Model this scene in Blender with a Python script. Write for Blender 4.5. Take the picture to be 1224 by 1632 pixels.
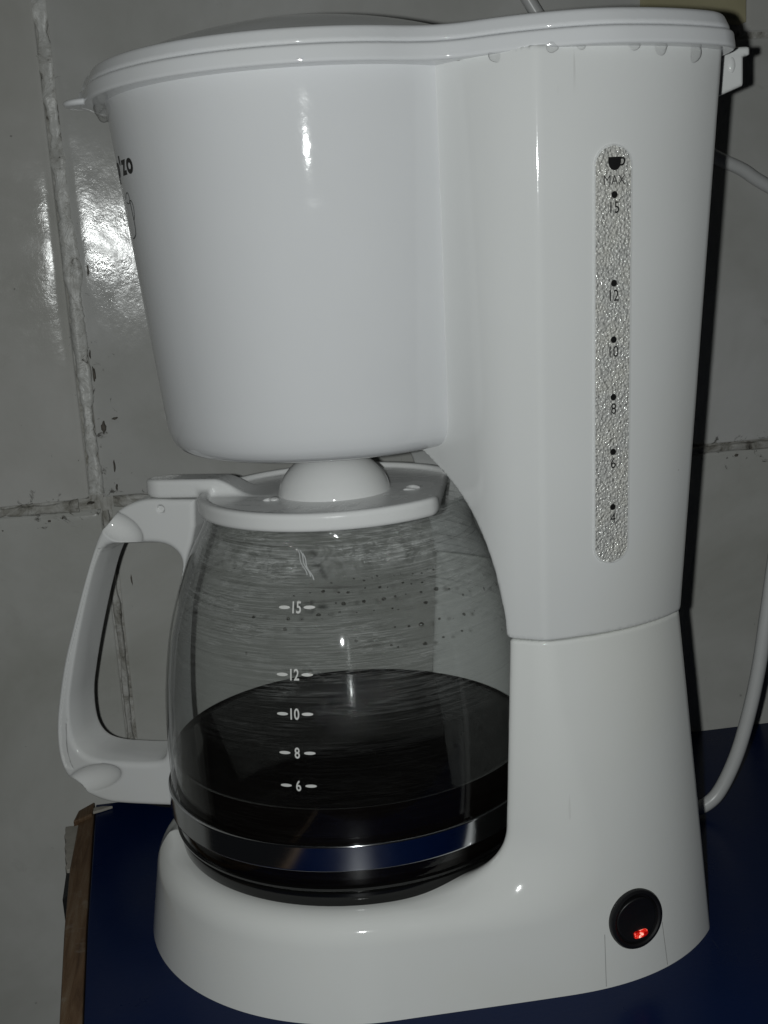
import bpy, bmesh, math, random
import numpy as np
from mathutils import Matrix, Vector
random.seed(4)
rng = np.random.default_rng(7)
PI = math.pi
for o in list(bpy.data.objects):
    bpy.data.objects.remove(o)
SC = bpy.context.scene
COL = SC.collection

# ------------------------------------------------------------------ camera, light, exposure
# World frame: the coffee maker's own frame. x = from the jug axis to the water tower, y = towards the wall, z = up from the table. Metres.
MU, PITCH, ROLL = math.radians(8), math.radians(12), math.radians(3.6)
def yawed(v):
    c, s = math.cos(MU), math.sin(MU)
    return Vector((c*v[0]+s*v[1], -s*v[0]+c*v[1], v[2]))
R0, F0 = Vector((1, 0, 0)), Vector((0, math.cos(PITCH), -math.sin(PITCH)))
U0 = Vector((0, math.sin(PITCH), math.cos(PITCH)))
CR = yawed(math.cos(ROLL)*R0 - math.sin(ROLL)*U0)
CU = yawed(math.sin(ROLL)*R0 + math.cos(ROLL)*U0)
CF = yawed(F0)
CAM_POS = yawed(Vector((0.0205, -0.5, 0.285)))
cam = bpy.data.cameras.new('camera')
cam.sensor_fit = 'VERTICAL'; cam.sensor_height = 36.0; cam.lens = 36.0*1900/1632
cam.clip_start = 0.01; cam.clip_end = 50
cam_ob = bpy.data.objects.new('camera', cam); COL.objects.link(cam_ob)
m = Matrix((CR, CU, -CF)).transposed().to_4x4(); m.translation = CAM_POS
cam_ob.matrix_world = m
SC.camera = cam_ob

world = bpy.data.worlds.new('World'); SC.world = world; world.use_nodes = True
world.node_tree.nodes['Background'].inputs[0].default_value = (0.85, 0.92, 1.0, 1)
world.node_tree.nodes['Background'].inputs[1].default_value = 0.006

flash = bpy.data.lights.new('phone_flash', 'POINT')          # the phone's flash, a thumb's width beside the lens
flash.energy = 4.3; flash.shadow_soft_size = 0.003; flash.color = (0.965, 1.0, 0.985)
flash_ob = bpy.data.objects.new('phone_flash', flash); COL.objects.link(flash_ob)
flash_ob.location = CAM_POS - 0.016*CR - 0.0005*CU

SC.view_settings.view_transform = 'Standard'; SC.view_settings.look = 'None'
SC.view_settings.exposure = 0.0; SC.view_settings.gamma = 1.0; SC.view_settings.use_curve_mapping = False
SC.render.engine = 'CYCLES'
SC.cycles.use_denoising = True
SC.cycles.max_bounces = 12; SC.cycles.transparent_max_bounces = 24
SC.cycles.sample_clamp_indirect = 4.0
SC.cycles.caustics_reflective = False; SC.cycles.caustics_refractive = False

# ------------------------------------------------------------------ material helpers
class NT:
    def __init__(s, name):
        s.m = bpy.data.materials.new(name); s.m.use_nodes = True
        s.t = s.m.node_tree; s.n = s.t.nodes; s.l = s.t.links
        s.b = s.n['Principled BSDF']; s.out = s.n['Material Output']
    def new(s, typ, **kw):
        nd = s.n.new(typ)
        for k, v in kw.items():
            if k.startswith('i_'):
                key = k[2:]; key = int(key) if key.isdigit() else key.replace('_', ' ')
                nd.inputs[key].default_value = v
            else: setattr(nd, k, v)
        return nd
    def link(s, a, b): s.l.new(a, b)
    def set(s, **kw):
        for k, v in kw.items(): s.b.inputs[k.replace('_', ' ')].default_value = v
    def coord(s, scale=(1, 1, 1), out='Object', rot=(0, 0, 0)):
        tc = s.new('ShaderNodeTexCoord'); mp = s.new('ShaderNodeMapping')
        mp.inputs['Scale'].default_value = scale; mp.inputs['Rotation'].default_value = rot
        s.link(tc.outputs[out], mp.inputs['Vector']); return mp.outputs[0]
    def noise(s, vec, scale, detail=4, rough=0.55, dist=0.0):
        nd = s.new('ShaderNodeTexNoise'); s.link(vec, nd.inputs['Vector'])
        nd.inputs['Scale'].default_value = scale; nd.inputs['Detail'].default_value = detail
        nd.inputs['Roughness'].default_value = rough; nd.inputs['Distortion'].default_value = dist
        return nd.outputs['Fac']
    def ramp(s, fac, stops, interp='LINEAR'):
        nd = s.new('ShaderNodeValToRGB'); nd.color_ramp.interpolation = interp
        e = nd.color_ramp.elements
        while len(e) < len(stops): e.new(0.5)
        for i, (p, c) in enumerate(stops):
            e[i].position = p; e[i].color = (c, c, c, 1) if isinstance(c, (int, float)) else (*c, 1)
        s.link(fac, nd.inputs[0]); return nd.outputs[0]
    def math(s, op, a, b=None, c=None):
        nd = s.new('ShaderNodeMath', operation=op)
        for i, v in enumerate((a, b, c)):
            if v is None: continue
            if isinstance(v, (int, float)): nd.inputs[i].default_value = v
            else: s.link(v, nd.inputs[i])
        return nd.outputs[0]
    def mix(s, fac, a, b, blend='MIX'):
        nd = s.new('ShaderNodeMix', data_type='RGBA', blend_type=blend)
        for i, v in ((0, fac), (6, a), (7, b)):
            if isinstance(v, (int, float)): nd.inputs[i].default_value = v if i == 0 else (v, v, v, 1)
            elif isinstance(v, tuple): nd.inputs[i].default_value = (*v, 1)
            else: s.link(v, nd.inputs[i])
        return nd.outputs[2]
    def bump(s, h, strength, dist=0.001, normal=None):
        nd = s.new('ShaderNodeBump'); nd.inputs['Strength'].default_value = strength
        nd.inputs['Distance'].default_value = dist; s.link(h, nd.inputs['Height'])
        if normal is not None: s.link(normal, nd.inputs['Normal'])
        return nd.outputs[0]

def plastic(name, col, rough=0.16, dust=True):
    t = NT(name); t.set(Roughness=rough); t.b.inputs['Diffuse Roughness'].default_value = 0.03
    t.b.inputs['IOR'].default_value = 1.5
    v = t.coord()
    blot = t.noise(v, 14, 5, 0.6)
    c = t.mix(t.ramp(blot, [(0.35, 0.0), (0.75, 0.5)]), col, tuple(x*0.93 for x in col))
    if dust:
        sp = t.new('ShaderNodeTexVoronoi'); sp.inputs['Scale'].default_value = 46; t.link(v, sp.inputs['Vector'])
        wn = t.new('ShaderNodeTexWhiteNoise'); t.link(sp.outputs['Position'], wn.inputs['Vector'])
        on = t.math('GREATER_THAN', wn.outputs['Value'], 0.91)
        dot = t.math('LESS_THAN', sp.outputs['Distance'], t.math('MULTIPLY', wn.outputs['Value'], 0.026))
        c = t.mix(t.math('MULTIPLY', t.math('MULTIPLY', on, dot), 0.6), c, (0.10, 0.085, 0.07))
    yel = t.ramp(t.noise(v, 5.5, 4, 0.6, 0.8), [(0.52, 0.0), (0.72, 0.35)])
    c = t.mix(yel, c, (col[0]*0.95, col[1]*0.93, col[2]*0.86))
    scv = t.noise(t.coord((1, 1, 0.06), rot=(0.25, 0.5, 0.1)), 260, 2, 0.5, 0.3)
    scr = t.math('MULTIPLY', t.ramp(scv, [(0.735, 0.0), (0.76, 1.0)]), t.ramp(t.noise(v, 12, 2), [(0.55, 0.0), (0.65, 0.35)]))
    c = t.mix(scr, c, (0.35, 0.34, 0.32))
    t.link(c, t.b.inputs['Base Color'])
    smu = t.ramp(t.noise(v, 22, 6, 0.7, 1.5), [(0.5, 0.0), (0.75, 1.0)])
    r = t.math('MULTIPLY_ADD', smu, rough*1.6, rough*0.75)
    t.link(r, t.b.inputs['Roughness'])
    orange = t.noise(v, 420, 2)
    t.link(t.bump(orange, 0.035, 0.0006), t.b.inputs['Normal'])
    return t.m

M = {}
M['white'] = plastic('white_plastic', (0.73, 0.74, 0.755), 0.055)
M['white_tower'] = plastic('white_plastic_tower', (0.745, 0.755, 0.75), 0.08)
M['white_base'] = plastic('white_plastic_base', (0.80, 0.81, 0.79), 0.08)
M['white_lid'] = plastic('white_plastic_jug_lid', (0.77, 0.775, 0.77), 0.3)
M['white_lid'].node_tree.nodes['Principled BSDF'].inputs['Specular IOR Level'].default_value = 0.2
M['white_jug'] = jm = plastic('white_plastic_jug', (0.77, 0.775, 0.77), 0.09)

jm.node_tree.nodes['Principled BSDF'].inputs['Specular IOR Level'].default_value = 0.28
def simple(name, col, rough, metal=0.0, noise_amt=0.0):
    t = NT(name); t.set(Roughness=rough, Metallic=metal); t.b.inputs['Base Color'].default_value = (*col, 1)
    if noise_amt:
        v = t.coord(); n = t.noise(v, 160, 4)
        t.link(t.mix(n, tuple(x*(1-noise_amt) for x in col), tuple(x*(1+noise_amt) for x in col)), t.b.inputs['Base Color'])
        t.link(t.bump(n, 0.1, 0.0005), t.b.inputs['Normal'])
    return t.m
M['black'] = simple('black_plastic', (0.008, 0.008, 0.009), 0.42, 0, 0.3)
M['gloss_black'] = simple('glossy_black_plastic', (0.005, 0.005, 0.005), 0.12)
M['ink'] = simple('black_ink', (0.006, 0.006, 0.006), 0.5)
M['ink_soft'] = simple('grey_ink', (0.03, 0.03, 0.03), 0.5)
M['print'] = simple('white_print', (0.66, 0.66, 0.64), 0.5)
M['dark_gap'] = simple('dark_gap', (0.02, 0.02, 0.02), 0.7)
M['joint'] = simple('shadowed_joint', (0.40, 0.40, 0.39), 0.6)
M['cord'] = simple('cord_sheath', (0.56, 0.565, 0.56), 0.33, 0, 0.05)
M['plaster'] = simple('plaster', (0.36, 0.34, 0.30), 0.9, 0, 0.35)
M['mould'] = simple('dark_mould', (0.11, 0.10, 0.085), 0.9, 0, 0.6)

# brushed steel
t = NT('brushed_steel'); t.set(Metallic=1.0, Roughness=0.12); t.b.inputs['Base Color'].default_value = (0.62, 0.63, 0.65, 1)
v = t.coord((1, 1, 40)); n = t.noise(v, 120, 3)
t.link(t.math('MULTIPLY_ADD', n, 0.12, 0.06), t.b.inputs['Roughness']); M['steel'] = t.m

# coffee
t = NT('black_coffee'); t.set(Roughness=0.04); t.b.inputs['Base Color'].default_value = (0.0035, 0.0024, 0.002, 1)
t.b.inputs['IOR'].default_value = 1.33; t.b.inputs['Specular IOR Level'].default_value = 0.28; M['coffee'] = t.m

# thin jug glass: clear with Fresnel reflection; wet streaks and a dried film inside scatter a little light
def jug_glass(name, film):
    t = NT(name)
    tr = t.new('ShaderNodeBsdfTransparent'); tr.inputs[0].default_value = (0.985, 0.99, 0.988, 1)
    gl = t.new('ShaderNodeBsdfGlossy'); gl.inputs['Roughness'].default_value = 0.03
    fr = t.new('ShaderNodeLayerWeight'); facing = fr.outputs['Facing']
    refl = t.math('MULTIPLY_ADD', t.math('POWER', facing, 5.0), 0.80, 0.036)
    mx = t.new('ShaderNodeMixShader')
    t.link(refl, mx.inputs[0]); t.link(tr.outputs[0], mx.inputs[1]); t.link(gl.outputs[0], mx.inputs[2])
    last = mx.outputs[0]
    if film:
        uv = t.new('ShaderNodeUVMap').outputs[0]
        def mapped(sx, sy, ang=0.0):
            mp = t.new('ShaderNodeMapping'); mp.inputs['Scale'].default_value = (sx, sy, 1); mp.inputs['Rotation'].default_value = (0, 0, ang)
            t.link(uv, mp.inputs['Vector']); return mp.outputs[0]
        s1 = t.noise(mapped(7, 120, 0.03), 1.0, 6, 0.68, 1.4)        # wet streaks running round the glass
        s2 = t.noise(mapped(42, 80, -0.02), 1.0, 5, 0.68, 2.2)       # crinkled patches of condensation
        s3 = t.noise(mapped(11, 200, -0.04), 1.0, 3, 0.55, 0.6)      # hairline wipe marks
        big = t.noise(mapped(9, 7), 1.0, 4, 0.6, 0.6)
        sep = t.new('ShaderNodeSeparateXYZ'); t.link(uv, sep.inputs[0])   # uv.y: 0 at the bottom of the glass, 1 at its rim
        up = t.ramp(sep.outputs[1], [(0.42, 0.02), (0.66, 0.6), (0.9, 1.0)])
        patch = t.ramp(big, [(0.36, 0.12), (0.52, 1.0)])
        st = t.math('MULTIPLY', t.ramp(s1, [(0.50, 0.0), (0.545, 1.0), (0.575, 0.15), (0.63, 0.05), (0.66, 0.9), (0.70, 0.1)]), patch)
        sp = t.math('MULTIPLY', t.ramp(s2, [(0.55, 0.0), (0.60, 1.0), (0.64, 0.1)]), t.ramp(big, [(0.5, 0.0), (0.6, 1.0)]))
        hl = t.ramp(s3, [(0.66, 0.0), (0.70, 1.0)])
        film_f = t.math('ADD', t.math('MULTIPLY', st, 0.40), t.math('MULTIPLY', sp, 0.40))
        film_f = t.math('ADD', film_f, t.math('MULTIPLY', hl, 0.22))
        tb = t.math('MULTIPLY', t.ramp(sep.outputs[1], [(0.86, 0.0), (0.89, 1.0), (0.935, 1.0), (0.95, 0.2)]), t.ramp(t.noise(mapped(60, 26), 1.0, 5, 0.7, 1.0), [(0.42, 0.05), (0.6, 1.0)]))
        film_f = t.math('ADD', film_f, t.math('MULTIPLY', tb, 0.22))
        film_f = t.math('MULTIPLY', t.math('ADD', film_f, 0.03), up)
        df = t.new('ShaderNodeBsdfDiffuse'); df.inputs[0].default_value = (0.62, 0.63, 0.62, 1)
        mf = t.new('ShaderNodeMixShader'); t.link(film_f, mf.inputs[0]); t.link(last, mf.inputs[1]); t.link(df.outputs[0], mf.inputs[2]); last = mf.outputs[0]
        # coffee specks and dark wipe lines
        vo = t.new('ShaderNodeTexVoronoi'); t.link(mapped(85, 34), vo.inputs['Vector']); vo.inputs['Scale'].default_value = 1.0
        wn = t.new('ShaderNodeTexWhiteNoise'); t.link(vo.outputs['Position'], wn.inputs['Vector'])
        spot = t.math('MULTIPLY', t.math('GREATER_THAN', wn.outputs['Value'], 0.84), t.math('LESS_THAN', vo.outputs['Distance'], t.math('MULTIPLY', s2, 0.30)))
        band = t.ramp(sep.outputs[1], [(0.50, 0.0), (0.56, 1.0), (0.78, 1.0), (0.84, 0.0)])
        dl = t.ramp(t.noise(mapped(8, 120, 0.02), 1.0, 4, 0.6, 1.2), [(0.60, 0.0), (0.66, 0.55)])
        dk = t.math('MULTIPLY', t.math('MAXIMUM', t.math('MULTIPLY', t.math('MULTIPLY', spot, band), 0.6), t.math('MULTIPLY', dl, 0.6)), up)
        dd = t.new('ShaderNodeBsdfDiffuse'); dd.inputs[0].default_value = (0.02, 0.015, 0.012, 1)
        m2 = t.new('ShaderNodeMixShader'); t.link(dk, m2.inputs[0]); t.link(last, m2.inputs[1]); t.link(dd.outputs[0], m2.inputs[2]); last = m2.outputs[0]
        hgt = t.math('ADD', t.math('MULTIPLY', s1, 1.0), t.math('MULTIPLY', s2, 0.7))
        bp = t.bump(t.math('MULTIPLY', hgt, up), 0.55, 0.0016)
        t.link(bp, gl.inputs['Normal'])
    t.link(last, t.out.inputs['Surface']); t.n.remove(t.b)
    return t.m
M['glass_out'] = jug_glass('jug_glass_outer', False)
M['glass_in'] = jug_glass('jug_glass_inner', True)

t = NT('water')
tr = t.new('ShaderNodeBsdfTransparent'); lw = t.new('ShaderNodeLayerWeight'); t.link(t.ramp(t.math('POWER', lw.outputs['Facing'], 2.0), [(0.1, 0.97), (0.55, 0.62), (0.9, 0.35)]), tr.inputs[0])
gl = t.new('ShaderNodeBsdfGlossy'); gl.inputs['Roughness'].default_value = 0.03
fr = t.new('ShaderNodeLayerWeight'); mx = t.new('ShaderNodeMixShader')
t.link(t.math('MULTIPLY_ADD', t.math('POWER', fr.outputs['Facing'], 4.0), 0.6, 0.06), mx.inputs[0]); t.link(tr.outputs[0], mx.inputs[1]); t.link(gl.outputs[0], mx.inputs[2]); t.link(mx.outputs[0], t.out.inputs['Surface']); t.n.remove(t.b)
M['water'] = t.m

t = NT('dark_droplet')
tr = t.new('ShaderNodeBsdfTransparent'); tr.inputs[0].default_value = (0.62, 0.61, 0.60, 1)
gl = t.new('ShaderNodeBsdfGlossy'); gl.inputs['Roughness'].default_value = 0.05; mx = t.new('ShaderNodeMixShader'); mx.inputs[0].default_value = 0.05
t.link(tr.outputs[0], mx.inputs[1]); t.link(gl.outputs[0], mx.inputs[2]); t.link(mx.outputs[0], t.out.inputs['Surface']); t.n.remove(t.b); M['droplet'] = t.m
t = NT('glint_white'); t.set(Roughness=0.1, Alpha=0.7); t.b.inputs['Base Color'].default_value = (0.75, 0.76, 0.76, 1); M['glint_paint'] = t.m  # pale whitish colour standing in for the flash's glint on the glass

# crinkled clear gauge window
t = NT('gauge_window'); t.set(Roughness=0.1); t.b.inputs['IOR'].default_value = 1.6
v = t.coord()
vo = t.new('ShaderNodeTexVoronoi', feature='SMOOTH_F1'); vo.inputs['Scale'].default_value = 1000; vo.inputs['Smoothness'].default_value = 0.4; t.link(v, vo.inputs['Vector'])
nz = t.noise(v, 1100, 3, 0.7); lo = t.noise(v, 90, 4, 0.6)
h = t.math('ADD', vo.outputs['Distance'], t.math('MULTIPLY', nz, 0.7))
t.link(t.bump(h, 1.0, 0.0009), t.b.inputs['Normal'])
g = t.mix(t.ramp(vo.outputs['Distance'], [(0.15, 0.0), (0.55, 1.0)]), (0.98, 0.975, 0.93), (0.66, 0.66, 0.635))
g = t.mix(t.ramp(nz, [(0.42, 0.55), (0.55, 0.0)]), g, (0.36, 0.36, 0.345))
g = t.mix(t.ramp(lo, [(0.45, 0.0), (0.65, 0.35)]), g, (0.80, 0.775, 0.68))
t.link(g, t.b.inputs['Base Color']); t.b.inputs['Specular IOR Level'].default_value = 0.9
M['gauge'] = t.m

# lit red lens
t = NT('red_lit_lens'); v = t.coord(); n = t.noise(v, 420, 3, 0.6, 0.8)
t.set(Roughness=0.2); t.b.inputs['Base Color'].default_value = (0.25, 0.005, 0.004, 1)
t.link(t.ramp(n, [(0.40, (0.30, 0.0, 0.0)), (0.53, (1.0, 0.03, 0.015)), (0.60, (1.0, 0.55, 0.42))]), t.b.inputs['Emission Color'])
t.link(t.ramp(n, [(0.35, 0.3), (0.62, 1.0)]), t.b.inputs['Emission Strength'])
M['lens'] = t.m

# wall tiles
def tile_mat(name, col, grime=1.0, rough=0.13, seed=0.0):
    t = NT(name)
    v = v0 = t.coord((1, 1, 1), 'Object'); mp = t.new('ShaderNodeMapping'); mp.inputs['Location'].default_value = (seed, seed*2, seed*3); t.link(v, mp.inputs['Vector']); v = mp.outputs[0]
    big = t.noise(v, 9, 5, 0.6, 0.4); fine = t.noise(v, 70, 6, 0.65)
    c = t.mix(t.ramp(big, [(0.35, 0.0), (0.7, 1.0)]), col, tuple(x*0.76 for x in (col[0], col[1], col[2]*0.96)))
    smear = t.ramp(t.noise(v, 26, 5, 0.7, 2.0), [(0.62, 0.0), (0.78, 0.30*grime)])
    c = t.mix(smear, c, (0.22, 0.21, 0.185))
    sp = t.ramp(t.noise(v, 190, 3, 0.6), [(0.73, 0.0), (0.78, 0.5*grime)])
    c = t.mix(sp, c, (0.08, 0.075, 0.065))
    so = t.new('ShaderNodeSeparateXYZ'); t.link(v0, so.inputs[0])
    dx = t.math('ABSOLUTE', t.math('ADD', so.outputs[0], 0.108)); dz = t.math('ABSOLUTE', t.math('SUBTRACT', so.outputs[2], 0.167))
    zlim = t.ramp(so.outputs[2], [(0.0, 0.15), (0.155, 0.25), (0.17, 1.0), (0.24, 0.8), (0.33, 0.25)])
    near = t.math('MAXIMUM', t.math('MULTIPLY', zlim, t.ramp(dx, [(0.003, 1.0), (0.009, 0.45), (0.020, 0.0)])), t.ramp(dz, [(0.003, 0.9), (0.008, 0.4), (0.016, 0.0)]))
    dn = t.noise(v0, 85, 6, 0.72, 1.6)
    gr = t.math('MULTIPLY', t.ramp(t.math('ADD', dn, t.math('MULTIPLY', near, 0.12)), [(0.665, 0.0), (0.73, 0.8)]), t.math('GREATER_THAN', near, 0.12))
    c = t.mix(gr, c, (0.05, 0.045, 0.037))
    t.link(c, t.b.inputs['Base Color'])
    r = t.math('MULTIPLY_ADD', t.ramp(fine, [(0.3, 0.0), (0.75, 1.0)]), 0.16, rough-0.07)
    r = t.math('ADD', r, t.math('MULTIPLY', smear, 0.5))
    t.link(r, t.b.inputs['Roughness'])
    b1 = t.bump(t.noise(v, 16, 3, 0.5), 0.12, 0.004)
    t.link(t.bump(t.noise(v, 240, 5, 0.7), 0.16, 0.0005, t.bump(fine, 0.10, 0.0008, b1)), t.b.inputs['Normal'])
    t.link(t.ramp(t.noise(v, 34, 6, 0.72, 1.4), [(0.38, 0.04), (0.52, 0.15), (0.66, 0.30)]), t.b.inputs['Specular IOR Level'])
    t.b.inputs['IOR'].default_value = 1.5; t.b.inputs['Diffuse Roughness'].default_value = 0.7
    return t.m
M['tile'] = tile_mat('white_glazed_tile', (0.555, 0.555, 0.545))
M['tile_b'] = tile_mat('white_glazed_tile_b', (0.545, 0.54, 0.52), 1.0, 0.13, 3.3)
M['tile_low'] = tile_mat('white_glazed_tile_low', (0.54, 0.54, 0.52), 0.7, 0.24, 7.1)
M['cream'] = tile_mat('cream_trim', (0.40, 0.37, 0.24), 1.0, 0.4, 1.7)
t = NT('grout'); v = t.coord(); n = t.noise(v, 75, 6, 0.7, 1.2)
t.link(t.ramp(n, [(0.30, (0.05, 0.045, 0.038)), (0.42, (0.28, 0.27, 0.24)), (0.60, (0.50, 0.495, 0.47))]), t.b.inputs['Base Color'])
t.set(Roughness=0.75); t.link(t.bump(n, 0.8, 0.002), t.b.inputs['Normal']); M['grout'] = t.m
t = NT('caulk'); v = t.coord(); n = t.noise(v, 60, 5, 0.65, 1.0); n2 = t.noise(v, 130, 5, 0.7, 1.5)
t.link(t.ramp(n2, [(0.30, (0.07, 0.065, 0.055)), (0.37, (0.40, 0.395, 0.37)), (0.55, (0.55, 0.55, 0.53))]), t.b.inputs['Base Color'])
t.set(Roughness=0.4); t.link(t.bump(n, 0.7, 0.002), t.b.inputs['Normal']); M['caulk'] = t.m

# blue table top, brown edge
t = NT('blue_laminate'); v = t.coord(); n = t.noise(v, 30, 6, 0.6); n2 = t.noise(t.coord((6, 1, 1), rot=(0, 0, 0.3)), 60, 4, 0.6, 0.8)
c = t.mix(n, (0.0002, 0.0068, 0.041), (0.0004, 0.0098, 0.055))
c = t.mix(t.ramp(n2, [(0.68, 0.0), (0.78, 0.25)]), c, (0.02, 0.024, 0.045))
vd = t.new('ShaderNodeTexVoronoi'); vd.inputs['Scale'].default_value = 130; t.link(v, vd.inputs['Vector'])
wd = t.new('ShaderNodeTexWhiteNoise'); t.link(vd.outputs['Position'], wd.inputs['Vector'])
dd = t.math('MULTIPLY', t.math('GREATER_THAN', wd.outputs['Value'], 0.86), t.math('LESS_THAN', vd.outputs['Distance'], t.math('MULTIPLY', wd.outputs['Value'], 0.05)))
c = t.mix(t.math('MULTIPLY', dd, 0.5), c, (0.12, 0.12, 0.12))
sc = t.math('MULTIPLY', t.ramp(t.noise(t.coord((1, 0.05, 1), rot=(0, 0, -0.12)), 420, 2, 0.5, 0.2), [(0.74, 0.0), (0.77, 0.5)]), t.ramp(t.noise(v, 9, 2), [(0.5, 0.0), (0.62, 1.0)]))
c = t.mix(sc, c, (0.06, 0.07, 0.09))
t.b.inputs['Specular IOR Level'].default_value = 0.16
t.link(c, t.b.inputs['Base Color']); t.link(t.math('MULTIPLY_ADD', n, 0.25, 0.18), t.b.inputs['Roughness'])
t.link(t.bump(t.noise(v, 500, 3), 0.12, 0.0004), t.b.inputs['Normal']); M['blue'] = t.m
t = NT('worn_wood'); v = t.coord((28, 2, 10)); n = t.noise(v, 10, 6, 0.65, 0.8); n2 = t.noise(t.coord(), 55, 5, 0.7)
c = t.ramp(n, [(0.3, (0.065, 0.032, 0.014)), (0.5, (0.125, 0.072, 0.036)), (0.7, (0.17, 0.12, 0.075))])
c = t.mix(t.ramp(n2, [(0.55, 0.0), (0.68, 0.65)]), c, (0.22, 0.19, 0.15))
t.link(c, t.b.inputs['Base Color']); t.set(Roughness=0.6); t.link(t.bump(n, 0.5, 0.0015), t.b.inputs['Normal']); M['wood'] = t.m

# ------------------------------------------------------------------ geometry helpers (millimetres in, metres out)
def smax(a, b, k):
    h = np.maximum(k-np.abs(a-b), 0)/k; return np.maximum(a, b)+h*h*k*0.25
def smin(a, b, k): return -smax(-a, -b, k)
def sstep(x, a, b):
    t = np.clip((x-a)/(b-a), 0, 1); return t*t*(3-2*t)

def link(name, me, mat, parent=None):
    o = bpy.data.objects.new(name, me); COL.objects.link(o)
    if mat is not None and not len(me.materials): me.materials.append(mat)
    if parent is not None: o.parent = parent
    return o
def mesh(name, V, F, mat, parent=None, smooth=True, scale=0.001, sharp=None):
    me = bpy.data.meshes.new(name)
    me.from_pydata([tuple(float(c)*scale for c in v) for v in V], [], [tuple(int(i) for i in f) for f in F])
    me.validate()
    if smooth: me.polygons.foreach_set('use_smooth', [True]*len(me.polygons))
    if sharp is not None: me.set_sharp_from_angle(angle=math.radians(sharp))
    me.update()
    return link(name, me, mat, parent)
def empty(name, loc, label, cat):
    o = bpy.data.objects.new(name, None); COL.objects.link(o); o.location = loc
    o.empty_display_size = 0.02
    o['label'] = label; o['category'] = cat
    return o

def grad(f, P, e=0.05):
    g = np.empty_like(P)
    for i in range(3):
        d = np.zeros(3); d[i] = e
        a = P+d; b = P-d
        g[:, i] = (f(a[:, 0], a[:, 1], a[:, 2])-f(b[:, 0], b[:, 1], b[:, 2]))/(2*e)
    return g
def solid(name, f, lo, hi, h, mat, parent=None, xform=None):
    """Mesh of the body f<0: surface nets, then every vertex moved onto the surface."""
    lo = np.array(lo, float); hi = np.array(hi, float)
    n = np.ceil((hi-lo)/h).astype(int)+1
    ax = [lo[i]+h*np.arange(n[i]) for i in range(3)]
    v = np.empty(n)
    for i0 in range(0, n[0], 16):
        X, Y, Z = np.meshgrid(ax[0][i0:i0+16], ax[1], ax[2], indexing='ij')
        v[i0:i0+16] = f(X, Y, Z)
    v[[0, -1]] = 1; v[:, [0, -1]] = 1; v[:, :, [0, -1]] = 1
    ins = v < 0
    nc = n-1
    acc = np.zeros((*nc, 3)); cnt = np.zeros(nc)
    quads = []
    for a in range(3):
        b, c = (a+1) % 3, (a+2) % 3
        s0 = [slice(None)]*3; s1 = [slice(None)]*3; s0[a] = slice(0, -1); s1[a] = slice(1, None)
        va, vb = v[tuple(s0)], v[tuple(s1)]
        idx = np.argwhere(ins[tuple(s0)] != ins[tuple(s1)])
        if not len(idx): continue
        i = tuple(idx.T); tt = va[i]/(va[i]-vb[i])
        pos = idx.astype(float); pos[:, a] += tt
        cells = []
        for db, dc in ((-1, -1), (0, -1), (0, 0), (-1, 0)):
            q = idx.copy(); q[:, b] += db; q[:, c] += dc
            np.add.at(acc, tuple(q.T), pos); np.add.at(cnt, tuple(q.T), 1); cells.append(q)
        flip = ~(va[i] < 0)
        quads.append((np.stack(cells, 1), flip))
    used = cnt > 0
    ids = -np.ones(nc, int); ids[used] = np.arange(used.sum())
    P = lo+h*(acc[used]/cnt[used][:, None])
    F = []
    for cells, flip in quads:
        k = ids[tuple(np.moveaxis(cells, 2, 0))]
        k[flip] = k[flip][:, ::-1]
        F.append(k)
    F = np.concatenate(F)
    for _ in range(3):
        g = grad(f, P); val = f(P[:, 0], P[:, 1], P[:, 2])
        st = (val/np.maximum((g*g).sum(1), 0.05))[:, None]*g
        ln = np.linalg.norm(st, axis=1)[:, None]; st *= np.minimum(1, 0.45*h/np.maximum(ln, 1e-9))
        P = P-st
    g = grad(f, P, 0.25); g /= np.maximum(np.linalg.norm(g, axis=1)[:, None], 1e-9)
    if xform is not None:
        A, T = xform; P = P@A.T+T; g = g@A.T
    me = bpy.data.meshes.new(name)
    me.vertices.add(len(P)); me.vertices.foreach_set('co', (P*0.001).ravel())
    me.loops.add(F.size); me.loops.foreach_set('vertex_index', F.ravel())
    me.polygons.add(len(F)); me.polygons.foreach_set('loop_start', np.arange(len(F))*4); me.polygons.foreach_set('loop_total', np.full(len(F), 4))
    me.polygons.foreach_set('use_smooth', np.ones(len(F), bool))
    me.update(calc_edges=True); me.validate()
    if len(me.vertices) == len(g): me.normals_split_custom_set_from_vertices([tuple(q) for q in g])
    return link(name, me, mat, parent)

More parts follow.
